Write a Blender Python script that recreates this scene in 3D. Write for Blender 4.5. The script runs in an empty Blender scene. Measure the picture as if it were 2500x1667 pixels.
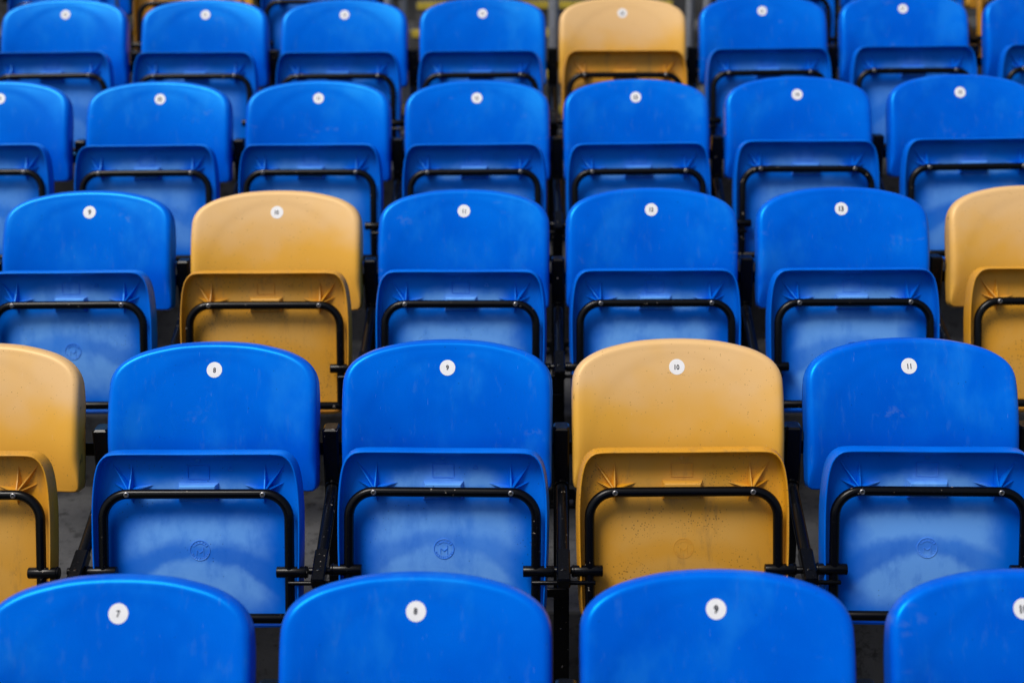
import bpy, math, random
from mathutils import Vector, Matrix

R = math.radians
random.seed(11)
scene = bpy.context.scene
COL = scene.collection

# ------------------------------------------------------------------ camera
cam_d = bpy.data.cameras.new('camera')
cam = bpy.data.objects.new('camera', cam_d)
COL.objects.link(cam)
cam_d.sensor_width = 36.0
cam_d.lens = 50.0
cam_d.clip_start = 0.05
cam_d.clip_end = 2000
cam_d.dof.use_dof = True
cam_d.dof.focus_distance = 3.02
cam_d.dof.aperture_fstop = 2.2
cam_d.dof.aperture_blades = 9
ZO = 0.0          # world height of the front row's number stickers reference plane
yaw, pit, roll = R(1.0), R(16.0), R(-0.53622)
fw = Vector((-math.sin(yaw) * math.cos(pit), math.cos(yaw) * math.cos(pit), -math.sin(pit)))
rt = Vector((math.cos(yaw), math.sin(yaw), 0))
up = rt.cross(fw)
r2 = rt * math.cos(roll) + up * math.sin(roll)
u2 = up * math.cos(roll) - rt * math.sin(roll)
m = Matrix((r2, u2, -fw)).transposed().to_4x4()
m.translation = Vector((0, -2.165, 1.10 + ZO))
cam.matrix_world = m
scene.camera = cam

# ------------------------------------------------------------------ sky and sun
SUN_EL, SUN_AZ = R(61), R(230)      # compass azimuth: high sun behind the photographer
world = bpy.data.worlds.new('World')
scene.world = world
world.use_nodes = True
wn = world.node_tree.nodes
bg = wn['Background']
sky = wn.new('ShaderNodeTexSky')
sky.sky_type = 'NISHITA'
sky.sun_disc = False
sky.sun_elevation = SUN_EL
sky.sun_rotation = SUN_AZ
sky.air_density = 1.0
sky.dust_density = 4.0
sky.ozone_density = 0.6
world.node_tree.links.new(sky.outputs[0], bg.inputs[0])
bg.inputs[1].default_value = 0.052
sun_d = bpy.data.lights.new('sun', 'SUN')
sun_d.energy = 1.5
sun_d.angle = R(24)
sun_d.color = (1.0, 0.96, 0.9)
sun = bpy.data.objects.new('sun', sun_d)
COL.objects.link(sun)
to_sun = Vector((math.sin(SUN_AZ) * math.cos(SUN_EL), math.cos(SUN_AZ) * math.cos(SUN_EL), math.sin(SUN_EL)))
sun.rotation_euler = to_sun.to_track_quat('Z', 'Y').to_euler()
sun.location = (0, -6, 8)

scene.view_settings.view_transform = 'Standard'
scene.view_settings.look = 'None'
scene.view_settings.gamma = 1.0
scene.view_settings.exposure = 0.82
scene.view_settings.use_curve_mapping = False

# ------------------------------------------------------------------ helpers
def tag(o, label=None, cat=None, group=None, kind=None):
    if label: o['label'] = label
    if cat: o['category'] = cat
    if group: o['group'] = group
    if kind: o['kind'] = kind
    return o

def empty(name, loc):
    o = bpy.data.objects.new(name, None)
    o.empty_display_size = 0.1
    COL.objects.link(o)
    o.location = loc
    return o

def put(name, mesh, parent=None, loc=(0, 0, 0), rot=(0, 0, 0), scale=None):
    o = bpy.data.objects.new(name, mesh)
    COL.objects.link(o)
    o.parent = parent
    o.location = loc
    o.rotation_euler = rot
    if scale: o.scale = scale
    return o

def mesh(name, verts, faces, mat, smooth=True):
    me = bpy.data.meshes.new(name)
    me.from_pydata([tuple(v) for v in verts], [], faces)
    me.update()
    if smooth:
        me.polygons.foreach_set('use_smooth', [True] * len(me.polygons))
    for mm in (mat if isinstance(mat, (list, tuple)) else [mat]):
        me.materials.append(mm)
    return me

class MB:
    """collects simple solids for one mesh"""
    def __init__(s): s.v, s.f = [], []
    def add(s, v, f):
        o = len(s.v); s.v += [tuple(p) for p in v]; s.f += [tuple(i + o for i in q) for q in f]; return s
    def box(s, a, b, M=None):
        x0, y0, z0 = a; x1, y1, z1 = b
        v = [Vector(p) for p in ((x0,y0,z0),(x1,y0,z0),(x1,y1,z0),(x0,y1,z0),(x0,y0,z1),(x1,y0,z1),(x1,y1,z1),(x0,y1,z1))]
        if M: v = [M @ p for p in v]
        return s.add(v, [(0,3,2,1),(4,5,6,7),(0,1,5,4),(1,2,6,5),(2,3,7,6),(3,0,4,7)])
    def bbox(s, a, b, r, M=None):
        """box with chamfered edges (axis aligned rounded prism along z then capped)"""
        x0, y0, z0 = a; x1, y1, z1 = b
        pts = [(x0+r,y0),(x1-r,y0),(x1,y0+r),(x1,y1-r),(x1-r,y1),(x0+r,y1),(x0,y1-r),(x0,y0+r)]
        cx, cy = (x0+x1)/2, (y0+y1)/2
        def ins(k): return [(cx+(p[0]-cx)*(1-2*k/(x1-x0)), cy+(p[1]-cy)*(1-2*k/(y1-y0))) for p in pts]
        rings = [[(p[0],p[1],z0) for p in ins(r)], [(p[0],p[1],z0+r) for p in pts], [(p[0],p[1],z1-r) for p in pts], [(p[0],p[1],z1) for p in ins(r)]]
        v = [Vector(p) for rg in rings for p in rg]
        if M: v = [M @ p for p in v]
        f = [tuple(reversed(range(8))), tuple(24 + i for i in range(8))]
        for k in range(3):
            for i in range(8):
                j = (i + 1) % 8
                f.append((k*8+i, k*8+j, k*8+8+j, k*8+8+i))
        return s.add(v, f)
    def tube(s, path, rad, n=14, caps=True):
        """sweep of a circle along a 3D polyline; rad a number or one per point"""
        P = [Vector(p) for p in path]
        T = []
        for i in range(len(P)):
            a = P[max(i-1, 0)]; b = P[min(i+1, len(P)-1)]
            T.append((b - a).normalized())
        nrm = T[0].orthogonal().normalized()
        v, f = [], []
        for i, p in enumerate(P):
            nrm = (nrm - T[i] * nrm.dot(T[i])).normalized()
            bi = T[i].cross(nrm)
            r = rad[i] if isinstance(rad, (list, tuple)) else rad
            for k in range(n):
                a = 2*math.pi*k/n
                v.append(p + (nrm*math.cos(a) + bi*math.sin(a)) * r)
        for i in range(len(P)-1):
            for k in range(n):
                j = (k+1) % n
                f.append((i*n+k, i*n+j, (i+1)*n+j, (i+1)*n+k))
        if caps:
            f.append(tuple(reversed(range(n)))); f.append(tuple((len(P)-1)*n + k for k in range(n)))
        return s.add(v, f)
    def rod(s, a, b, r, n=16, bev=0.0015):
        a, b = Vector(a), Vector(b); d = (b-a).normalized()
        return s.tube([a, a+d*bev*0.3, a+d*bev, b-d*bev, b-d*bev*0.3, b], [r-bev, r-bev*0.3, r, r, r-bev*0.3, r-bev], n)
    def build(s, name, mat, smooth=True, angle=40):
        me = mesh(name, s.v, s.f, mat, smooth)
        if smooth and angle:
            try: me.set_sharp_from_angle(angle=R(angle))
            except Exception: pass
        return me

def sst(a, b, x):
    t = min(1, max(0, (x-a)/(b-a))); return t*t*(3-2*t)

def dense(pts, n, closed=True):
    """Catmull-Rom through pts (x,v,sharp?) then resample evenly to n points"""
    P = [Vector(p) for p in pts]; L = len(P); out = []
    for i in range(L if closed else L-1):
        p0, p1, p2, p3 = P[(i-1) % L], P[i], P[(i+1) % L], P[(i+2) % L]
        for k in range(16):
            t = k/16
            out.append(0.5*((2*p1) + (p2-p0)*t + (2*p0-5*p1+4*p2-p3)*t*t + (3*p1-p0-3*p2+p3)*t**3))
    d = [0]
    for i in range(len(out)):
        d.append(d[-1] + (out[(i+1) % len(out)] - out[i]).length)
    tot = d[-1]; res = []; j = 0
    for k in range(n):
        s = tot*k/n
        while d[j+1] < s: j += 1
        t = (s-d[j])/(d[j+1]-d[j])
        res.append(out[j].lerp(out[(j+1) % len(out)], t))
    return res

def normals(P):
    n = []
    for i in range(len(P)):
        t = (P[(i+1) % len(P)] - P[i-1]).normalized()
        n.append(Vector((t.y, -t.x)))     # outward for counter-clockwise outlines
    return n

def ring_mesh(name, rings, c0, c1, mat):
    N = len(rings[0]); v = [c0] + [p for r in rings for p in r] + [c1]; f = []
    for k in range(N):
        f.append((0, 1+k, 1+(k+1) % N))
    for i in range(len(rings)-1):
        a, b = 1+i*N, 1+(i+1)*N
        for k in range(N):
            j = (k+1) % N
            f.append((a+k, b+k, b+j, a+j))
    e = len(v)-1; a = 1+(len(rings)-1)*N
    for k in range(N):
        f.append((e, a+(k+1) % N, a+k))
    me = mesh(name, v, f, mat)
    return me

# ------------------------------------------------------------------ materials
class G:
    """small node-graph writer"""
    def __init__(s, name):
        s.m = bpy.data.materials.new(name); s.m.use_nodes = True
        s.t = s.m.node_tree; s.b = s.t.nodes['Principled BSDF']
    def n(s, typ, **kw):
        nd = s.t.nodes.new(typ)
        for k, v in kw.items(): setattr(nd, k, v)
        return nd
    def link(s, a, b): s.t.links.new(a, b)
    def val(s, sock, v):
        if hasattr(v, 'is_output') or isinstance(v, bpy.types.NodeSocket): s.link(v, sock)
        else: sock.default_value = v
    def math(s, op, a, b=0.0, c=None, clamp=False):
        nd = s.n('ShaderNodeMath', operation=op, use_clamp=clamp)
        s.val(nd.inputs[0], a); s.val(nd.inputs[1], b)
        if c is not None: s.val(nd.inputs[2], c)
        return nd.outputs[0]
    def add(s, a, b): return s.math('ADD', a, b)
    def sub(s, a, b): return s.math('SUBTRACT', a, b)
    def mul(s, a, b): return s.math('MULTIPLY', a, b)
    def step(s, x, lo, hi):
        nd = s.n('ShaderNodeMapRange', interpolation_type='SMOOTHSTEP')
        s.val(nd.inputs[0], x); nd.inputs[1].default_value = lo; nd.inputs[2].default_value = hi
        nd.inputs[3].default_value = 0; nd.inputs[4].default_value = 1
        return nd.outputs[0]
    def mix(s, f, a, b):
        nd = s.n('ShaderNodeMix', data_type='RGBA')
        s.val(nd.inputs['Factor'], f)
        for key, c in (('A', a), ('B', b)):
            sock = [i for i in nd.inputs if i.name == key and i.type == 'RGBA'][0]
            if isinstance(c, (tuple, list)): sock.default_value = (*c, 1) if len(c) == 3 else c
            else: s.link(c, sock)
        return [o for o in nd.outputs if o.type == 'RGBA'][0]
    def coords(s, seed=40.0):
        tc = s.n('ShaderNodeTexCoord'); oi = s.n('ShaderNodeObjectInfo')
        ad = s.n('ShaderNodeVectorMath', operation='ADD')
        cb = s.n('ShaderNodeCombineXYZ')
        k = s.mul(oi.outputs['Random'], seed)
        for i in range(3): s.link(k, cb.inputs[i])
        s.link(tc.outputs['Object'], ad.inputs[0]); s.link(cb.outputs[0], ad.inputs[1])
        return tc.outputs['Object'], ad.outputs[0], oi.outputs['Random']
    def noise(s, vec, scale, detail=3, rough=0.55, stretch=None):
        if stretch:
            mp = s.n('ShaderNodeMapping'); mp.inputs['Scale'].default_value = stretch
            s.link(vec, mp.inputs[0]); vec = mp.outputs[0]
        nd = s.n('ShaderNodeTexNoise'); s.link(vec, nd.inputs['Vector'])
        nd.inputs['Scale'].default_value = scale; nd.inputs['Detail'].default_value = detail
        nd.inputs['Roughness'].default_value = rough
        return nd.outputs[0]
    def specks(s, vec, scale, size, dens):
        """small random dots; dens 0..1 part of the cells that carry one"""
        nd = s.n('ShaderNodeTexVoronoi', feature='F1'); s.link(vec, nd.inputs['Vector'])
        nd.inputs['Scale'].default_value = scale
        sep = s.n('ShaderNodeSeparateColor'); s.link(nd.outputs['Color'], sep.inputs[0])
        has = s.math('LESS_THAN', sep.outputs[0], dens)
        sz = s.mul(sep.outputs[1], size)
        dot = s.math('LESS_THAN', nd.outputs['Distance'], sz)
        return s.mul(has, dot)
    def bump(s, h, strength, dist):
        nd = s.n('ShaderNodeBump'); nd.inputs['Strength'].default_value = strength
        nd.inputs['Distance'].default_value = dist
        s.link(h, nd.inputs['Height']); s.link(nd.outputs[0], s.b.inputs['Normal'])
    def out(s, col, rough, spec=0.5, tint=None):
        if tint: s.b.inputs['Specular Tint'].default_value = (*tint, 1)
        if isinstance(col, (tuple, list)): s.b.inputs['Base Color'].default_value = (*col, 1)
        else: s.link(col, s.b.inputs['Base Color'])
        s.val(s.b.inputs['Roughness'], rough)
        s.b.inputs['Specular IOR Level'].default_value = spec
        return s.m

def xz(g, obj):
    sp = g.n('ShaderNodeSeparateXYZ'); g.link(obj, sp.inputs[0])
    return sp.outputs[0], sp.outputs[2]

BLUE, BLUE2 = (0.0, 0.128, 0.75), (0.0, 0.096, 0.66)
YEL, YEL2 = (0.76, 0.405, 0.052), (0.75, 0.480, 0.215)

def mat_back_blue():
    g = G('blue_plastic_backrest'); o, v, rnd = g.coords()
    n1 = g.noise(v, 5, 3); n2 = g.noise(v, 60, 4)
    col = g.mix(g.step(n1, 0.32, 0.68), BLUE, BLUE2)
    col = g.mix(g.mul(g.step(g.noise(v, 8, 5, 0.6, stretch=(1, 1, 0.6)), 0.50, 0.72), 0.45), col, (0.012, 0.215, 0.80))
    col = g.mix(g.mul(g.step(g.noise(v, 30, 5, 0.7, stretch=(1.6, 1, 0.5)), 0.56, 0.70), 0.16), col, (0.06, 0.22, 0.66))
    # pale scuffed crescents and hair scratches
    sc = g.mul(g.step(g.noise(v, 9, 2, stretch=(1.0, 1.0, 2.2)), 0.64, 0.76), g.step(n2, 0.47, 0.60))
    fine = g.step(g.noise(v, 40, 2, stretch=(9, 1, 0.8)), 0.735, 0.76)
    col = g.mix(g.mul(sc, 0.30), col, (0.10, 0.22, 0.62))
    col = g.mix(g.mul(fine, 0.18), col, (0.25, 0.38, 0.75))
    col = g.mix(g.mul(g.specks(v, 130, 0.20, 0.05), 0.5), col, (0.004, 0.02, 0.12))
    g.bump(g.noise(v, 700, 2), 0.05, 0.0006)
    return g.out(col, g.add(0.22, g.mul(n1, 0.14)), 1.0, (0.0, 0.55, 1.0))

def mat_back_yellow():
    g = G('yellow_plastic_backrest'); o, v, rnd = g.coords()
    x, z = xz(g, o)
    n1 = g.noise(v, 4.5, 3); n2 = g.noise(v, 60, 4)
    k = g.add(g.mul(g.step(z, -0.20, 0.04), 0.75), g.mul(g.sub(n1, 0.5), 1.5))
    col = g.mix(g.step(k, 0.10, 0.75), YEL, YEL2)
    col = g.mix(g.mul(g.specks(v, 220, 0.26, 0.30), g.step(g.noise(v, 12, 2), 0.35, 0.58)), col, (0.33, 0.18, 0.05))
    fine = g.step(g.noise(v, 40, 2, stretch=(9, 1, 0.8)), 0.735, 0.76)
    col = g.mix(g.mul(fine, 0.35), col, (0.88, 0.68, 0.42))
    # rubbed, blackened spots along the sides
    side = g.mul(g.step(g.math('ABSOLUTE', x), 0.2205, 0.2245), g.step(g.noise(v, 60, 3, stretch=(1, 1, 0.35)), 0.60, 0.66))
    col = g.mix(g.mul(side, 0.8), col, (0.05, 0.025, 0.01))
    g.bump(g.noise(v, 700, 2), 0.05, 0.0006)
    return g.out(col, g.add(0.34, g.mul(n1, 0.12)), 0.6, (1.0, 0.78, 0.45))

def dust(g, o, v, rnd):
    """pale mask on the underside of the seat pan: broad patches with an arched fainter band through the maker's mark"""
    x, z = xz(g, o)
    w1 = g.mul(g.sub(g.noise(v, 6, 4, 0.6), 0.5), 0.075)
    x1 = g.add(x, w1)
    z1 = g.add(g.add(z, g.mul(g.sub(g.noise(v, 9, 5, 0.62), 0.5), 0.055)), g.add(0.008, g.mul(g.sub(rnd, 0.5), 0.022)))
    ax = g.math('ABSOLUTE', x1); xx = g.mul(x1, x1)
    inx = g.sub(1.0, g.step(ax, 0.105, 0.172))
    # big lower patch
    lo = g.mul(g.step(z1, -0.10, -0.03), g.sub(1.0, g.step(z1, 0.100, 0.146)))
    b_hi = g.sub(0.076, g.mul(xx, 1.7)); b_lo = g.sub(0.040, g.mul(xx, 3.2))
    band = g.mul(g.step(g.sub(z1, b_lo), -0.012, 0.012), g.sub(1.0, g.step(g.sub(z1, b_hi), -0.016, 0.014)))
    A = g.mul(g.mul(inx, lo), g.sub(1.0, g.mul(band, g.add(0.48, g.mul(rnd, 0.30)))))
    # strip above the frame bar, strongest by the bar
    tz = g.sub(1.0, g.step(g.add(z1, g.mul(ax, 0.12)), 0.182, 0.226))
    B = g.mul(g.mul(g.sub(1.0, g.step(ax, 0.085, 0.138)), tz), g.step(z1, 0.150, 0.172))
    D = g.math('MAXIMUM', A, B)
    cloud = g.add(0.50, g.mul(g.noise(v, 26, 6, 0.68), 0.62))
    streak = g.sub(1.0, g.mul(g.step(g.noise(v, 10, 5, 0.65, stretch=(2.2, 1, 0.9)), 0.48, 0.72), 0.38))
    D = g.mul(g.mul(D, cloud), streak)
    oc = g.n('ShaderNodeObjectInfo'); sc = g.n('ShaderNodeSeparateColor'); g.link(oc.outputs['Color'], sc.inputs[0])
    D = g.mul(D, sc.outputs[0])          # how strong the pale patches are on this seat
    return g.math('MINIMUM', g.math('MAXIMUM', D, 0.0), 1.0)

def mat_pan_blue():
    g = G('blue_plastic_seat'); o, v, rnd = g.coords()
    n1 = g.noise(v, 5, 3)
    col = g.mix(g.step(n1, 0.35, 0.65), (0.0, 0.150, 0.76), (0.0, 0.115, 0.66))
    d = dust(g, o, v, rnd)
    col = g.mix(d, col, (0.140, 0.385, 0.92))  # paler blue patches and arch mixed in by the mask
    col = g.mix(g.mul(g.specks(v, 190, 0.26, 0.22), g.mul(g.step(g.noise(v, 9, 2), 0.44, 0.62), 0.75)), col, (0.01, 0.03, 0.12))
    g.bump(g.noise(v, 800, 2), 0.05, 0.0006)
    return g.out(col, g.add(0.34, g.mul(d, 0.18)), 0.7, (0.10, 0.55, 1.0))

def mat_pan_yellow():
    g = G('yellow_plastic_seat'); o, v, rnd = g.coords()
    n1 = g.noise(v, 6, 4)
    col = g.mix(g.step(n1, 0.35, 0.68), (0.66, 0.300, 0.010), (0.62, 0.305, 0.032))
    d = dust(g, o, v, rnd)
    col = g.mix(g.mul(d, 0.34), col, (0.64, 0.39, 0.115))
    col = g.mix(g.mul(g.step(g.noise(v, 14, 6, 0.7, stretch=(2.2, 1, 0.6)), 0.52, 0.70), 0.45), col, (0.30, 0.165, 0.045))
    col = g.mix(g.mul(g.specks(v, 230, 0.36, 0.55), g.mul(g.step(g.noise(v, 8, 2), 0.32, 0.56), 0.8)), col, (0.12, 0.065, 0.015))
    g.bump(g.noise(v, 800, 2), 0.05, 0.0006)
    return g.out(col, g.add(0.40, g.mul(n1, 0.15)), 0.42)

def mat_black():
    g = G('black_painted_steel'); o, v, rnd = g.coords()
    chip = g.mul(g.step(g.noise(v, 95, 3), 0.675, 0.70), g.step(g.noise(v, 13, 2), 0.54, 0.6))
    dustn = g.step(g.noise(v, 230, 2), 0.66, 0.76)
    col = g.mix(g.mul(dustn, 0.25), (0.0016, 0.0018, 0.0026), (0.012, 0.014, 0.018))
    col = g.mix(g.mul(chip, 0.8), col, (0.34, 0.30, 0.25))
    g.bump(g.noise(v, 300, 2), 0.06, 0.0006)
    return g.out(col, g.add(0.24, g.mul(dustn, 0.3)), 0.20)

def mat_concrete():
    g = G('weathered_concrete'); o, v, rnd = g.coords(7.0)
    n1 = g.noise(v, 1.7, 5); n2 = g.noise(v, 34, 6, 0.72)
    col = g.mix(g.step(n1, 0.3, 0.7), (0.028, 0.029, 0.031), (0.090, 0.090, 0.090))
    col = g.mix(g.mul(g.step(n2, 0.50, 0.66), 0.75), col, (0.014, 0.014, 0.014))
    col = g.mix(g.mul(g.specks(v, 70, 0.3, 0.25), 0.6), col, (0.04, 0.04, 0.036))
    g.bump(g.noise(v, 60, 6, 0.7), 0.35, 0.006)
    return g.out(col, 0.9, 0.3)

def mat_simple(name, col, rough, metal=0.0, amp=0.15, scale=30, spec=0.5):
    g = G(name); o, v, rnd = g.coords()
    n = g.noise(v, scale, 4)
    dark = tuple(c*(1-amp*1.6) for c in col)
    c = g.mix(g.step(n, 0.3, 0.75), col, dark)
    g.b.inputs['Metallic'].default_value = metal
    return g.out(c, rough, spec)

M_BB, M_BY, M_PB, M_PY = mat_back_blue(), mat_back_yellow(), mat_pan_blue(), mat_pan_yellow()
M_BLK, M_CON = mat_black(), mat_concrete()
M_STK = mat_simple('white_sticker_vinyl', (0.86, 0.87, 0.88), 0.5, amp=0.03, scale=120)
M_INK = mat_simple('dark_sticker_ink', (0.006, 0.010, 0.022), 0.5, amp=0.1)
M_SCR = mat_simple('galvanised_screw_steel', (0.42, 0.42, 0.43), 0.35, metal=0.9, amp=0.25, scale=400)
M_SCD = mat_simple('screw_recess_dark', (0.02, 0.02, 0.02), 0.6)
M_NOS = mat_simple('worn_yellow_edge_paint', (0.62, 0.47, 0.045), 0.7, amp=0.25, scale=25)
M_RAIL = mat_simple('galvanised_rail_steel', (0.42, 0.44, 0.47), 0.45, metal=0.6, amp=0.15, scale=40)
M_GRASS = mat_simple('mown_grass', (0.06, 0.11, 0.03), 0.95, amp=0.3, scale=3, spec=0.2)

# ------------------------------------------------------------------ layout of the stand
ROW_Y = [-0.0212, 0.7631, 1.5524, 2.3131, 3.0458, 3.7838, 4.5218, 5.2598, 5.9978, 6.7358]
ROW_Z = [0.0168, 0.2005, 0.3952, 0.6117, 0.8294, 1.0474, 1.2154, 1.4834, 1.7014, 1.9194]
H = 0.82                        # number sticker above the tread
def tread(k): return ROW_Z[k] - H

# ------------------------------------------------------------------ setting: ground and terraces
GZ = tread(0) - 0.42
mb = MB(); mb.add([(-400, -400, GZ), (400, -400, GZ), (400, 400, GZ), (-400, 400, GZ)], [(0, 1, 2, 3)])
tag(put('ground', mb.build('ground', M_GRASS, smooth=False)), kind='structure')
# paved walkway the photographer stands on
mb = MB(); mb.box((-9, -5.6, GZ + 0.004), (9, ROW_Y[0] - 0.69, tread(0) - 0.19))
tag(put('walkway', mb.build('walkway', M_CON, smooth=False)), kind='structure')
X0, X1 = -6.0, 6.0
for k in range(10):
    y0 = ROW_Y[k-1] + 0.10 if k else ROW_Y[0] - 0.69
    y1 = (ROW_Y[k] + 0.10 if k < 9 else ROW_Y[k] + 0.9)
    zt = tread(k); zb = zt - (0.30 if k else 0.40)
    mb = MB(); c = 0.008
    prof = [(y0, zb), (y0, zt - c), (y0 + c*0.3, zt - c*0.3), (y0 + c, zt), (y1 + 0.02, zt), (y1 + 0.02, zb)]
    v = [(X0, a, b) for a, b in prof] + [(X1, a, b) for a, b in prof]
    n = len(prof)
    f = [tuple(range(n)), tuple(reversed(range(n, 2*n)))] + [(i, n+i, n+(i+1) % n, (i+1) % n) for i in range(n)]
    mb.add(v, f)
    tag(put('terrace_step', mb.build('terrace_step', M_CON, smooth=False)), kind='structure')
# aisle: half-height blocks and yellow painted edges from the sixth row up
AX0, AX1 = -0.585, 0.685
for k in range(5, 9):
    yn = ROW_Y[k] + 0.10 - 0.369; zt = tread(k) + 0.109
    mb = MB(); mb.box((AX0, yn, tread(k) + 0.002), (AX1, ROW_Y[k] + 0.10 - 0.001, zt))
    st = tag(put('aisle_step', mb.build('aisle_step', M_CON, smooth=False)), kind='structure')
    def nose(y, z):
        b = MB(); b.box((AX0 + 0.01, y - 0.004, z - 0.028), (AX1 - 0.01, y + 0.045, z + 0.004)); return b.build('edge_strip', M_NOS, smooth=False)
    if k > 5: put('edge_strip', nose(yn, zt), st)
    put('edge_strip', nose(ROW_Y[k] + 0.10, tread(k+1)), st)
# back wall of the stand
mb = MB(); mb.box((X0, ROW_Y[9] + 0.93, tread(9) - 0.4), (X1, ROW_Y[9] + 1.13, tread(9) + 1.6))
tag(put('back_wall', mb.build('back_wall', M_CON, smooth=False)), 'plain grey concrete wall along the top of the stand', 'wall')

# ------------------------------------------------------------------ seat meshes
LB, LP = R(13.8), R(12.5)       # lean of backrest and of folded seat
HUB_Y, HUB_Z = -0.25, H - 0.357

def backD(x, v):
    low = 1 - sst(-0.20, 0.04, v)
    d = 0.026*(x/0.226)**2*(0.65 + 0.75*low)
    d -= 0.88*(v + 0.12)**2
    d += 0.007*math.exp(-((v + 0.20)/0.07)**2)*math.exp(-(x/0.10)**2)
    e = math.sqrt((x/0.198)**2 + ((v + 0.165)/0.205)**2)
    d -= 0.0014*(1 - sst(0.88, 1.0, e))
    return d

def back_outline():
    t = 0.0590
    half = [(0.2262, -0.12), (0.2257, -0.100), (0.2240, -0.081), (0.2168, -0.062), (0.2020, -0.0445), (0.1770, -0.029), (0.1450, -0.0173), (0.0905, -0.0056), (0.0400, -0.001)]
    right = [(0.0, -0.262), (0.06, -0.262), (0.12, -0.262), (0.18, -0.262), (0.2110, -0.2618), (0.2200, -0.2590), (0.2246, -0.2520), (0.2253, -0.235), (0.2256, -0.20), (0.2260, -0.15), (0.2262, -0.10)]
    pts = right + [(x, v + t) for x, v in half] + [(0, t)]
    pts += [(-x, v) for x, v in reversed(pts[1:-1])]
    return dense(pts, 132)

def make_back(mat):
    O = back_outline(); Nn = normals(O); C = Vector((0, -0.10))
    rr = [0.0045 + 0.0105*sst(-0.245, -0.19, p.y) for p in O]
    I = [O[i] - Nn[i]*rr[i] for i in range(len(O))]
    rings = []
    for j in range(1, 21):
        s = j/20
        rings.append([(q.x, -backD(q.x, q.y), q.y) for q in (C + (p - C)*s for p in I)])
    for a in (18, 36, 54, 72, 88):
        a = R(a)
        rings.append([((I[i] + Nn[i]*rr[i]*math.sin(a)).x, -(backD(I[i].x, I[i].y) - rr[i]*(1-math.cos(a))), (I[i] + Nn[i]*rr[i]*math.sin(a)).y) for i in range(len(O))])
    def flange(i):
        t = min(1, max(0, (0.03 - O[i].y)/0.13)); t = t*t*(3-2*t)
        return 0.010 + 0.026*t*abs(Nn[i].x)**2
    for j in (0.4, 0.8, 1.0):
        rings.append([((O[i] + Nn[i]*0.0015*j).x, -(backD(I[i].x, I[i].y) - rr[i] - flange(i)*j), (O[i] + Nn[i]*0.0015*j).y) for i in range(len(O))])
    rings.append([((O[i] - Nn[i]*0.0030).x, -(backD(I[i].x, I[i].y) - rr[i] - flange(i) - 0.0004), (O[i] - Nn[i]*0.0030).y) for i in range(len(O))])
    rings.append([((O[i] - Nn[i]*0.0045).x, -(backD(I[i].x, I[i].y) - rr[i] - flange(i)*0.4), (O[i] - Nn[i]*0.0045).y) for i in range(len(O))])
    rings.append([((O[i] - Nn[i]*0.0065).x, -(backD(I[i].x, I[i].y) - 0.010), (O[i] - Nn[i]*0.0065).y) for i in range(len(O))])
    for s in (0.99, 0.7, 0.4, 0.15):
        rings.append([(q.x, -(backD(q.x, q.y) - 0.0045), q.y) for q in (C + (p - C)*s for p in I)])
    return ring_mesh('backrest', rings, (C.x, -backD(C.x, C.y), C.y), (C.x, -(backD(C.x, C.y) - 0.0045), C.y), mat)

def panP(x, v):
    p = -0.029 + 0.007*(1 - (x/0.215)**2)*math.exp(-((v - 0.03)/0.10)**2)
    p += 0.004*sst(0.19, 0.25, v)
    return p

def pan_outline():
    t = 0.2450; b = -0.118
    half = [(0.2150, -0.145), (0.2148, -0.118), (0.2135, -0.091), (0.2112, -0.065), (0.2072, -0.041), (0.2005, -0.021), (0.1880, -0.0065), (0.1700, -0.0008)]
    right = [(0.0, b), (0.07, b), (0.14, b + 0.0005), (0.175, b + 0.002), (0.196, b + 0.010), (0.207, b + 0.026), (0.2105, b + 0.05), (0.2125, b + 0.10), (0.2145, b + 0.16)]
    pts = right + [(x, v + t) for x, v in half] + [(0.12, t), (0.06, t - 0.0002), (0, t - 0.0004)]
    pts += [(-x, v) for x, v in reversed(pts[1:-1])]
    return dense(pts, 140)

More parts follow.
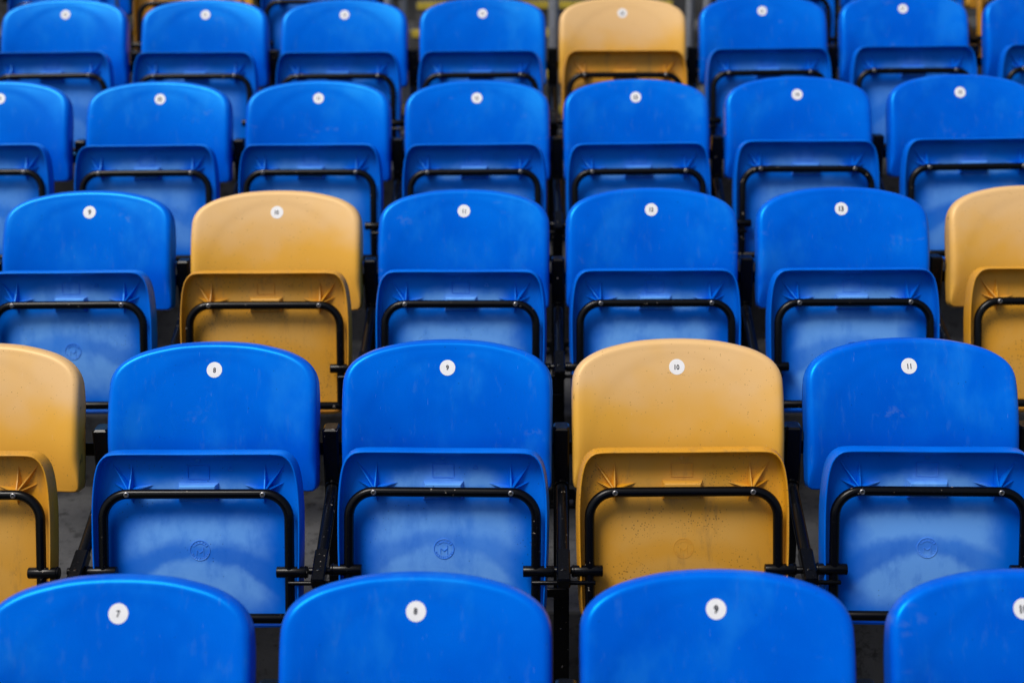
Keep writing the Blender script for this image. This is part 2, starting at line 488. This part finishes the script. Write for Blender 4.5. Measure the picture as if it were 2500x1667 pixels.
def make_pan(mat):
    O = pan_outline(); Nn = normals(O); C = Vector((0, 0.06)); t, rf = 0.0036, 0.016
    n = len(O)
    E = [O[i] - Nn[i]*(t + rf) for i in range(n)]
    I = [O[i] - Nn[i]*t for i in range(n)]
    Pe = [panP(E[i].x, E[i].y) for i in range(n)]
    Fl = [0.035 - 0.014*(1 - sst(-0.11, -0.02, O[i].y)) for i in range(n)]
    rings = []
    for j in range(1, 21):
        s = j/20
        rings.append([(q.x, -panP(q.x, q.y), q.y) for q in (C + (p - C)*s for p in E)])
    for a in (18, 36, 54, 72, 88):
        a = R(a)
        rings.append([((E[i] + Nn[i]*rf*math.sin(a)).x, -(Pe[i] + rf*0.9*(1-math.cos(a))), (E[i] + Nn[i]*rf*math.sin(a)).y) for i in range(n)])
    def ring(off, dn):
        rings.append([((O[i] + Nn[i]*off).x, -(Pe[i] + dn(i)), (O[i] + Nn[i]*off).y) for i in range(n)])
    ring(-t, lambda i: Fl[i] - 0.0012)
    ring(-t + 0.0005, lambda i: Fl[i] - 0.0003)
    ring(-t + 0.0012, lambda i: Fl[i])
    ring(-0.0012, lambda i: Fl[i])
    ring(-0.0004, lambda i: Fl[i] - 0.0004)
    ring(0.0, lambda i: Fl[i] - 0.0015)
    ring(0.0028, lambda i: Fl[i]*0.5)
    ring(0.0046, lambda i: 0.002)
    ring(0.0042, lambda i: -0.004)
    ring(0.0008, lambda i: -0.009)
    ring(-0.005, lambda i: -0.0118)
    ring(-0.011, lambda i: -0.0125)
    ring(-0.020, lambda i: -0.014)
    for s in (0.8, 0.5, 0.2):
        rings.append([(q.x, -(panP(q.x, q.y) - 0.014), q.y) for q in (C + (p - C)*s for p in E)])
    return ring_mesh('seat_pan', rings, (C.x, -panP(*C), C.y), (C.x, -(panP(*C) - 0.014), C.y), mat)

BAR_V, SCR_X, LEG_X, BOT_V = 0.161, 0.1405, 0.1925, -0.097

def rib_mesh(mat, sx, dx, dv, h=0.024, w=0.0125):
    """tapering fin from the screw boss out to a point on the panel"""
    a = Vector((sx, BAR_V + 0.004)); b = Vector((sx + dx, BAR_V + dv)); d = (b - a).normalized(); q = Vector((-d.y, d.x))
    pa, pb = panP(*a), panP(*b)
    mid = a.lerp(b, 0.45); pm = panP(*mid)
    def P(p, off, n): s = p + q*off; return (s.x, -n, s.y)
    v = [P(a, -w/2, pa-0.002), P(a, -w*0.10, pa+h), P(a, w*0.10, pa+h), P(a, w/2, pa-0.002),
         P(mid, -w*0.40, pm-0.002), P(mid, -w*0.09, pm+h*0.50), P(mid, w*0.09, pm+h*0.50), P(mid, w*0.40, pm-0.002),
         P(b, -w*0.06, pb-0.002), P(b, -w*0.04, pb+0.0004), P(b, w*0.04, pb+0.0004), P(b, w*0.06, pb-0.002)]
    f = []
    for k in (0, 4):
        for i in range(3): f.append((k+i, k+i+1, k+i+5, k+i+4))
        f.append((k+3, k, k+4, k+7))
    f += [(3, 2, 1, 0), (8, 9, 10, 11)]
    return mesh('rib', v, f, mat, smooth=False)

RIBS = [(-0.0385, 0.058), (0.002, 0.057), (-0.037, 0.0190), (0.045, 0.0150), (0.004, -0.024)]

def boss_mesh(mat, sx):
    mb = MB(); p = panP(sx, BAR_V)
    mb.rod((sx, -(p - 0.002), BAR_V), (sx, 0.0085, BAR_V), 0.0085, 16)
    return mb.build('screw_boss', mat)

def pad_mesh(mat):
    mb = MB(); p = panP(0, 0.18); w, w2 = 0.0425, 0.0375
    z0, z1 = 0.142, 0.181
    o = [(-w, -(p-0.002), z0), (w, -(p-0.002), z0), (w, -(p-0.002), z1), (-w, -(p-0.002), z1)]
    n1 = p + 0.016; m1 = [(-w2, -n1, z0+0.003), (w2, -n1, z0+0.003), (w2, -n1, z1-0.005), (-w2, -n1, z1-0.005)]
    n2 = n1 + 0.0015; m2 = [(-w2+0.002, -n2, z0+0.005), (w2-0.002, -n2, z0+0.005), (w2-0.002, -n2, z1-0.007), (-w2+0.002, -n2, z1-0.007)]
    f = []
    for k in (0, 4):
        for i in range(4):
            j = (i+1) % 4; f.append((k+i, k+j, k+4+j, k+4+i))
    f.append((8, 9, 10, 11))
    return mesh('raised_pad', o + m1 + m2, f, mat, smooth=False)

def stroke(mb, a, b, w, h, base=None):
    """thin raised bar on the panel between two (x,v) points"""
    a, b = Vector(a), Vector(b); d = (b - a).normalized(); q = Vector((-d.y, d.x))*w/2
    v = []
    for p in (a, b):
        n = panP(*p)
        for off, dn in ((-1.3, -0.0008), (-0.6, h), (0.6, h), (1.3, -0.0008)):
            s = p + q*off; v.append((s.x, -(n + dn), s.y))
    f = [(i, i+1, i+5, i+4) for i in range(3)] + [(3, 2, 1, 0), (4, 5, 6, 7)]
    mb.add(v, f)

def label_frame_mesh(mat):
    mb = MB(); x0, x1, z0, z1 = -0.0225, 0.0215, 0.188, 0.216
    for a, b in (((x0, z0), (x1, z0)), ((x1, z0), (x1, z1)), ((x1, z1), (x0, z1)), ((x0, z1), (x0, z0))): stroke(mb, a, b, 0.0015, 0.0016)
    return mb.build('label_frame', mat, smooth=False)

def ring_strokes(mb, c, r, a0, a1, n, w, h):
    for i in range(n):
        p = [a0 + (a1-a0)*k/n for k in (i, i+1)]
        stroke(mb, *[(c[0] + r*math.cos(R(t)), c[1] + r*math.sin(R(t))) for t in p], w, h)

def recycle_mesh(mat):
    mb = MB(); c = (0.066, 0.209); ring = [(c[0] + 0.0062*math.cos(R(t)), c[1] + 0.0062*math.sin(R(t))) for t in (90, 210, 330)]
    for i in range(3):
        a, b = Vector(ring[i]), Vector(ring[(i+1) % 3]); stroke(mb, a.lerp(b, 0.12), b.lerp(a, 0.06), 0.0014, 0.0013)
    return mb.build('recycling_mark', mat, smooth=False)

def emblem_mesh(mat, hk=1.0):
    mb = MB(); c = (0.002, 0.040); s = 0.0205/240
    def p(X, Y): return (c[0] + (X-770)*s, c[1] - (Y-375)*s)
    ring_strokes(mb, c, 0.0205, 0, 360, 40, 0.0014, 0.0012*hk)
    for pts in ([(688, 485), (690, 362), (772, 432), (850, 372)], [(855, 296), (858, 505)],
                [(565, 245), (628, 282)], [(912, 282), (968, 245)]):
        for a, b in zip(pts, pts[1:]): stroke(mb, p(*a), p(*b), 0.0014, 0.0012*hk)
    ring_strokes(mb, c, 0.0142, 42, 138, 10, 0.0012, 0.0010*hk)
    for k in range(15):                       # worn lettering round the lower rim: too small to read
        t = R(200 + 140*k/14); q = R(200 + 140*k/14 + (9 if k % 3 == 0 else -7 if k % 3 == 1 else 0))
        stroke(mb, (c[0] + 0.0155*math.cos(t), c[1] + 0.0155*math.sin(t)), (c[0] + 0.0188*math.cos(q), c[1] + 0.0188*math.sin(q)), 0.0010, 0.0009*hk)
    for k in range(8):
        t = R(52 + 76*k/7); q = R(52 + 76*k/7 + (6 if k % 2 else -4))
        stroke(mb, (c[0] + 0.0160*math.cos(t), c[1] + 0.0160*math.sin(t)), (c[0] + 0.0190*math.cos(q), c[1] + 0.0190*math.sin(q)), 0.0010, 0.0009*hk)
    return mb.build('emblem', mat, smooth=False)

def button_mesh(mat):
    mb = MB(); p = panP(0, 0.2265); mb.rod((-0.0005, -(p-0.002), 0.2265), (-0.0005, -(p+0.0012), 0.2265), 0.0052, 20, bev=0.0006)
    return mb.build('mould_mark', mat)

def frame_mesh():
    mb = MB(); rb = 0.052; path = []
    path.append((-LEG_X, 0, BOT_V + 0.0))
    path += [(-LEG_X, 0, -0.05), (-LEG_X, 0, 0.0), (-LEG_X, 0, 0.06)]
    for k in range(0, 11):
        a = R(180 - 9*k); path.append((-LEG_X + rb + rb*math.cos(a), 0, BAR_V - rb + rb*math.sin(a)))
    for x in (-0.10, -0.05, 0, 0.05, 0.10): path.append((x, 0, BAR_V))
    for k in range(0, 11):
        a = R(90 - 9*k); path.append((LEG_X - rb + rb*math.cos(a), 0, BAR_V - rb + rb*math.sin(a)))
    path += [(LEG_X, 0, 0.06), (LEG_X, 0, 0.0), (LEG_X, 0, -0.05), (LEG_X, 0, BOT_V)]
    mb.tube(path, 0.0102, 18)
    return mb.build('seat_frame', M_BLK, angle=60)

def cross_mesh():
    mb = MB(); mb.rod((-LEG_X - 0.012, 0, BOT_V), (LEG_X + 0.012, 0, BOT_V), 0.0105, 16)
    return mb.build('cross_bar', M_BLK, angle=60)

def pivot_mesh(s):
    mb = MB()
    mb.rod((s*0.166, 0, -0.001), (s*0.2300, 0, -0.001), 0.0118, 20, bev=0.001)
    mb.rod((s*0.2245, 0, -0.001), (s*0.2265, 0, -0.001), 0.0136, 20, bev=0.001)
    return mb.build('pivot_tube', M_BLK, angle=50)

def screw_mesh():
    mb = MB(); n = 20
    rings = [(0.0058, -0.0085), (0.0058, -0.0106), (0.0050, -0.0118), (0.0036, -0.0122), (0.0030, -0.0112)]
    v = []; f = []
    for r, y in rings:
        for k in range(n): v.append((r*math.cos(2*math.pi*k/n), y, r*math.sin(2*math.pi*k/n)))
    for i in range(len(rings)-1):
        for k in range(n):
            j = (k+1) % n; f.append((i*n+k, i*n+j, (i+1)*n+j, (i+1)*n+k))
    f.append(tuple((len(rings)-1)*n + k for k in range(n)))
    nb = len(f)
    mb.add(v, f)
    mb.box((-0.0026, -0.01165, -0.0006), (0.0026, -0.0110, 0.0006)); mb.box((-0.0006, -0.0117, -0.0026), (0.0006, -0.0110, 0.0026))
    me = mb.build('screw', [M_SCR, M_SCD], angle=50)
    for p in me.polygons:
        if p.index >= nb - 1: p.material_index = 1 if p.index >= nb else 1
    return me

def sticker_mesh():
    n = 56; r = 0.0168; base = -backD(0, 0)
    v = []; f = []
    for rr, e in ((r, 0.0), (r, 0.0002), (r - 0.0001, 0.0003), (r*0.6, 0.0003)):
        for k in range(n):
            x = rr*math.cos(2*math.pi*k/n); z = rr*math.sin(2*math.pi*k/n)
            v.append((x, -backD(x, z) - e - 0.0001, z))
    for i in range(3):
        for k in range(n):
            j = (k+1) % n; f.append((i*n+k, i*n+j, (i+1)*n+j, (i+1)*n+k))
    c = len(v); v.append((0, -backD(0, 0) - 0.0004, 0))
    for k in range(n): f.append((3*n+k, 3*n+(k+1) % n, c))
    me = mesh('number_sticker', v, f, M_STK)
    me.set_sharp_from_angle(angle=R(20))
    return me

dg = None
_num = {}
def number_mesh(txt, bold):
    key = (txt, bold)
    if key in _num: return _num[key]
    cu = bpy.data.curves.new('number', 'FONT')
    cu.body = txt; cu.size = 1.0; cu.align_x = 'CENTER'; cu.resolution_u = 3
    cu.offset = 0.044 if bold else 0.030
    o = bpy.data.objects.new('number_tmp', cu); COL.objects.link(o)
    bpy.context.view_layer.update()
    me = bpy.data.meshes.new_from_object(o.evaluated_get(bpy.context.evaluated_depsgraph_get()))
    bpy.data.objects.remove(o); bpy.data.curves.remove(cu)
    xs = [v.co.x for v in me.vertices]; ys = [v.co.y for v in me.vertices]
    cx, cy = (min(xs)+max(xs))/2, (min(ys)+max(ys))/2
    hgt = 0.0140 if bold else 0.0112
    k = hgt/(max(ys)-min(ys)); kx = k*0.86
    for v in me.vertices:
        x, z = (v.co.x-cx)*kx, (v.co.y-cy)*k
        v.co = (x, -backD(x, z) - 0.0008, z)
    me.materials.clear(); me.materials.append(M_INK); me.name = 'number'
    _num[key] = me
    return me

PARTS = {}
for key, mb_, mp_ in (('blue', M_BB, M_PB), ('yellow', M_BY, M_PY)):
    d = {}
    d['backrest'] = make_back(mb_); d['seat_pan'] = make_pan(mp_)
    d['rib'] = [rib_mesh(mp_, sx, dx*(1 if sx < 0 else -1), dv) for sx in (-SCR_X, SCR_X) for dx, dv in RIBS]
    d['screw_boss'] = [boss_mesh(mp_, sx) for sx in (-SCR_X, SCR_X)]
    d['raised_pad'] = pad_mesh(mp_); d['label_frame'] = label_frame_mesh(mp_); d['emblem'] = emblem_mesh(mp_, 1.0 if key == 'blue' else 0.5)
    d['mould_mark'] = button_mesh(mp_); d['recycling_mark'] = recycle_mesh(mp_)
    PARTS[key] = d
ME_FRAME, ME_CROSS, ME_SCREW, ME_STICK = frame_mesh(), cross_mesh(), screw_mesh(), sticker_mesh()
ME_PIV = [pivot_mesh(-1), pivot_mesh(1)]

def make_seat(x, k, dz, colour, num, bold, label, group):
    d = PARTS[colour]
    root = empty('stadium_seat', (x, ROW_Y[k], tread(k) + dz))
    tag(root, label, 'seat', group)
    jb = (R(random.uniform(-.4, .4)), R(random.uniform(-.35, .35)), R(random.uniform(-.5, .5)))
    rb = (-LB + jb[0], jb[1], jb[2])
    put('backrest', d['backrest'], root, (0, 0, H), rb)
    st = put('number_sticker', ME_STICK, root, (0, 0, H), rb)
    put('number', number_mesh(num, bold), st, (random.uniform(-.0008, .0008), 0, random.uniform(-.0008, .0008)), (0, R(random.uniform(-4, 4)), 0))
    jp = (R(random.uniform(-1.6, 1.3)), R(random.uniform(-.5, .5)), R(random.uniform(-.7, .7)))
    rp = (-LP + jp[0], jp[1], jp[2]); lp = (-0.003, HUB_Y, HUB_Z)
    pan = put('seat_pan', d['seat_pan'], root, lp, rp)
    paleness = (1.1, 1.22, 1.15, 0.80, 0.58, 0.5)[k]*random.uniform(0.85, 1.1)  # pale patches get weaker in the farther rows
    pan.color = (paleness, paleness, paleness, 1)
    for me in d['rib']: put('rib', me, pan)
    for me in d['screw_boss']: put('screw_boss', me, pan)
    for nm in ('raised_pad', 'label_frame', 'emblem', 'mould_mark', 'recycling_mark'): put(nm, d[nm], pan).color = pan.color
    fr = put('seat_frame', ME_FRAME, root, lp, rp)
    put('cross_bar', ME_CROSS, fr)
    for me in ME_PIV: put('pivot_tube', me, fr)
    for s in (-1, 1): put('screw', ME_SCREW, fr, (s*SCR_X, -0.0015, BAR_V), (0, R(random.uniform(0, 90)), 0))
    return root

# ------------------------------------------------------------------ supports between the seats
def post_mesh():
    mb = MB(); mb.bbox((-0.0172, -0.036, 0.008), (0.0172, 0.012, H - 0.1264), 0.004)
    return mb.build('post', M_BLK, angle=30)
def arm_mesh():
    mb = MB(); a = Vector((0, -0.030, H - 0.258)); h = Vector((0, HUB_Y + 0.012, HUB_Z + 0.010))
    d = (h - a).normalized(); e = h + d*0.062
    mb.tube([a, a + d*0.02, a + d*0.1, h - d*0.03, h - d*0.02], 0.0134, 18)
    # flattened end plate carrying the pivot
    q = d.to_track_quat('Z', 'Y').to_matrix().to_4x4(); q.translation = h - d*0.03
    mb.bbox((-0.0140, -0.0140, 0), (0.0140, 0.0140, 0.088), 0.003, q)
    return mb.build('arm', M_BLK, angle=35)
def collar_mesh():
    mb = MB(); a = Vector((0, -0.030, H - 0.258)); h = Vector((0, HUB_Y + 0.012, HUB_Z + 0.010)); d = (h - a).normalized()
    mb.tube([a - d*0.004, a + d*0.006], 0.0168, 18)
    return mb.build('weld_collar', M_BLK, angle=35)
def cap_mesh():
    mb = MB(); mb.rod((0, HUB_Y + 0.0, HUB_Z - 0.001), (0, HUB_Y - 0.024, HUB_Z - 0.001), 0.0135, 24, bev=0.0018)
    mb.rod((0, HUB_Y - 0.0235, HUB_Z - 0.001), (0, HUB_Y - 0.0262, HUB_Z - 0.001), 0.0098, 24, bev=0.001)
    return mb.build('pivot_cap', M_BLK, angle=45)
def axle_mesh():
    mb = MB(); mb.rod((-0.024, HUB_Y, HUB_Z - 0.001), (0.024, HUB_Y, HUB_Z - 0.001), 0.0075, 14)
    return mb.build('axle', M_BLK)
def stop_mesh():
    mb = MB(); mb.rod((-0.066, HUB_Y - 0.014, HUB_Z - 0.022), (0.066, HUB_Y - 0.014, HUB_Z - 0.022), 0.0048, 12, bev=0.002)
    return mb.build('stop_rod', M_BLK)
def bracket_mesh():
    mb = MB(); mb.bbox((-0.075, 0.016, H - 0.205), (0.075, 0.021, H - 0.175), 0.0015)
    mb.box((-0.0165, 0.010, H - 0.203), (0.0165, 0.018, H - 0.177))
    return mb.build('back_bracket', M_BLK, angle=30)
def foot_mesh():
    mb = MB(); mb.bbox((-0.05, -0.075, 0.0), (0.05, 0.05, 0.009), 0.002)
    return mb.build('foot_plate', M_BLK, angle=30)
def tab_mesh():
    mb = MB(); mb.bbox((-0.052, -0.046, 0.30), (0.010, -0.037, 0.322), 0.002)
    return mb.build('tab', M_BLK, angle=30)
def bolt_mesh():
    mb = MB(); mb.rod((0, 0, 0.0088), (0, 0, 0.018), 0.0075, 6, bev=0.001)
    return mb.build('bolt', M_SCR, smooth=False)
SUP = [('post', post_mesh()), ('arm', arm_mesh()), ('weld_collar', collar_mesh()), ('pivot_cap', cap_mesh()), ('axle', axle_mesh()), ('stop_rod', stop_mesh()), ('back_bracket', bracket_mesh()), ('foot_plate', foot_mesh()), ('tab', tab_mesh())]
ME_BOLT = bolt_mesh()

def make_post(x, k, label):
    root = empty('seat_post', (x, ROW_Y[k], tread(k) + 0.0005))
    tag(root, label, 'post', 'black steel posts that carry the seats')
    for nm, me in SUP:
        o = put(nm, me, root)
        if nm == 'foot_plate':
            for bx in (-0.035, 0.035): put('bolt', ME_BOLT, o, (bx, -0.058, 0), (0, 0, R(random.uniform(0, 60))))

WORD = {str(i): w for i, w in enumerate('zero one two three four five six seven eight nine ten eleven twelve thirteen fourteen'.split())}
ORD = ['first', 'second', 'third', 'fourth', 'fifth', 'sixth', 'seventh', 'eighth']
ROWN = ['front row', 'second row', 'third row', 'fourth row', 'fifth row', 'topmost row']
X_START = [-0.7022, -0.6956, -1.1901, -1.6797, -1.6851]
# per row: (index, number, colour, bold figures, dx, dz) - the rows are numbered left to right
ROWS = [
    [(0, '7', 'blue', 0, 0, -.0034), (1, '8', 'blue', 0, 0, 0), (2, '9', 'blue', 1, 0, .0035), (3, '10', 'blue', 1, .009, .003)],
    [(-1, '7', 'yellow', 0, -.0165, -.003), (0, '8', 'blue', 0, -.0027, -.0018), (1, '9', 'blue', 0, .0041, .0008), (2, '10', 'yellow', 0, -.0004, .0006), (3, '11', 'blue', 0, -.0011, .0003)],
    [(0, '9', 'blue', 1, -.0009, .0023), (1, '10', 'yellow', 0, .0015, -.0009), (2, '11', 'blue', 0, .0004, -.0004), (3, '12', 'blue', 0, -.0018, 0), (4, '13', 'blue', 1, .0008, -.0008), (5, '14', 'yellow', 0, .005, 0)],
    [(0, '9', 'blue', 0, -.0045, .0055), (1, '10', 'blue', 1, .0017, .0001), (2, '11', 'blue', 0, .0011, -.0009), (3, '12', 'blue', 0, -.0015, -.0033), (4, '13', 'blue', 1, -.0046, -.0043), (5, '14', 'blue', 0, -.0013, .0001), (6, '15', 'blue', 0, .0044, .0034)],
    [(0, '11', 'blue', 1, -.0037, .0064), (1, '12', 'blue', 0, .0023, .0018), (2, '13', 'blue', 0, .0032, -.0025), (3, '14', 'blue', 0, -.0007, -.002), (4, '15', 'yellow', 1, 0, -.0048), (5, '16', 'blue', 0, -.0009, -.0011), (6, '17', 'blue', 0, -.0003, .0026), (7, '18', 'blue', 0, .010, .004)],
]
GRP = 'folding stadium seats'
for k, row in enumerate(ROWS):
    nrow = len(row)
    for j, (i, num, col, bold, dx, dz) in enumerate(row):
        x = X_START[k] + 0.5*i + dx
        if k == 0:
            lab = f'blue folding stadium seat with number {WORD[num]} in the front row at the bottom edge'
        elif k == 1:
            lab = f'{col} folding stadium seat with number {WORD[num]} in the second row from the front' if j else 'yellow folding stadium seat cut off by the left edge in the second row'
        elif k == 2:
            lab = f'{col} folding stadium seat with number {WORD[num]} in the third row from the front' if j < 5 else 'yellow folding stadium seat cut off by the right edge in the third row'
        else:
            lab = f'{col} folding stadium seat, {ORD[j]} from the left in the {ROWN[k]}'
            if k == 4 and col == 'yellow': lab = 'only yellow folding stadium seat in the fifth row, between blue ones'
        make_seat(x, k, dz, col, num, bold, lab, GRP)
    for j in range(nrow + 1):
        x = X_START[k] + 0.5*(row[0][0] + j - 0.5)
        if j == 0: lab = f'black steel seat post at the left end of the {ROWN[k]}'
        elif j == nrow: lab = f'black steel seat post at the right end of the {ROWN[k]}'
        else: lab = f'black steel post between {ORD[j-1]} and {ORD[j]} seat from the left in the {ROWN[k]}'
        make_post(x, k, lab)
# topmost visible row: a block on either side of the stepped aisle
LAB5 = ['blue folding seat at the top left corner, left of the yellow one', 'yellow folding seat half hidden behind the fifth row at the top left', 'blue folding seat left of the aisle in the topmost row',
        'blue folding seat right of the aisle in the topmost row', 'blue folding seat between blue and yellow seats at the top right', 'yellow folding seat half hidden behind the fifth row at the top right']
for j, (x, c) in enumerate(((-1.86, 'blue'), (-1.36, 'yellow'), (-0.86, 'blue'), (0.96, 'blue'), (1.46, 'blue'), (1.96, 'yellow'))):
    make_seat(x, 5, 0, c, str(11 + j), 0, LAB5[j], GRP)
for j, x in enumerate((-2.11, -1.61, -1.11, -0.61, 0.71, 1.21, 1.71, 2.21)):
    side = 'left' if j < 4 else 'right'
    make_post(x, 5, f'black steel seat post, {ORD[j % 4]} from the left in the {side} block of the topmost row')

# ------------------------------------------------------------------ aisle handrails
def handrail(x, k, label):
    root = empty('handrail', (x, ROW_Y[k-1] + 0.24, tread(k) + 0.001)); tag(root, label, 'handrail', 'galvanised handrails in the aisle')
    b = MB(); b.tube([(0, 0, 0.006), (0, 0, 0.5), (0, 0, 0.98)], 0.017, 16); put('rail_post', b.build('rail_post', M_RAIL), root)
    b = MB(); b.tube([(0, 0.60, 0.183), (0, 0.60, 0.7), (0, 0.60, 1.13)], 0.017, 16); put('rail_post', b.build('rail_post', M_RAIL), root)
    b = MB(); b.tube([(0, -0.06, 0.95), (0, 0, 0.985), (0, 0.60, 1.16), (0, 0.68, 1.165)], 0.019, 16); put('top_rail', b.build('top_rail', M_RAIL), root)
    b = MB(); b.rod((0, 0, 0.0), (0, 0, 0.008), 0.05, 20); put('foot_flange', b.build('foot_flange', M_RAIL), root)
handrail(0.075, 5, 'galvanised grey handrail standing in the middle of the stepped aisle')
handrail(-0.545, 5, 'galvanised grey handrail on the left side of the stepped aisle')
handrail(0.645, 5, 'galvanised grey handrail on the right side of the stepped aisle')
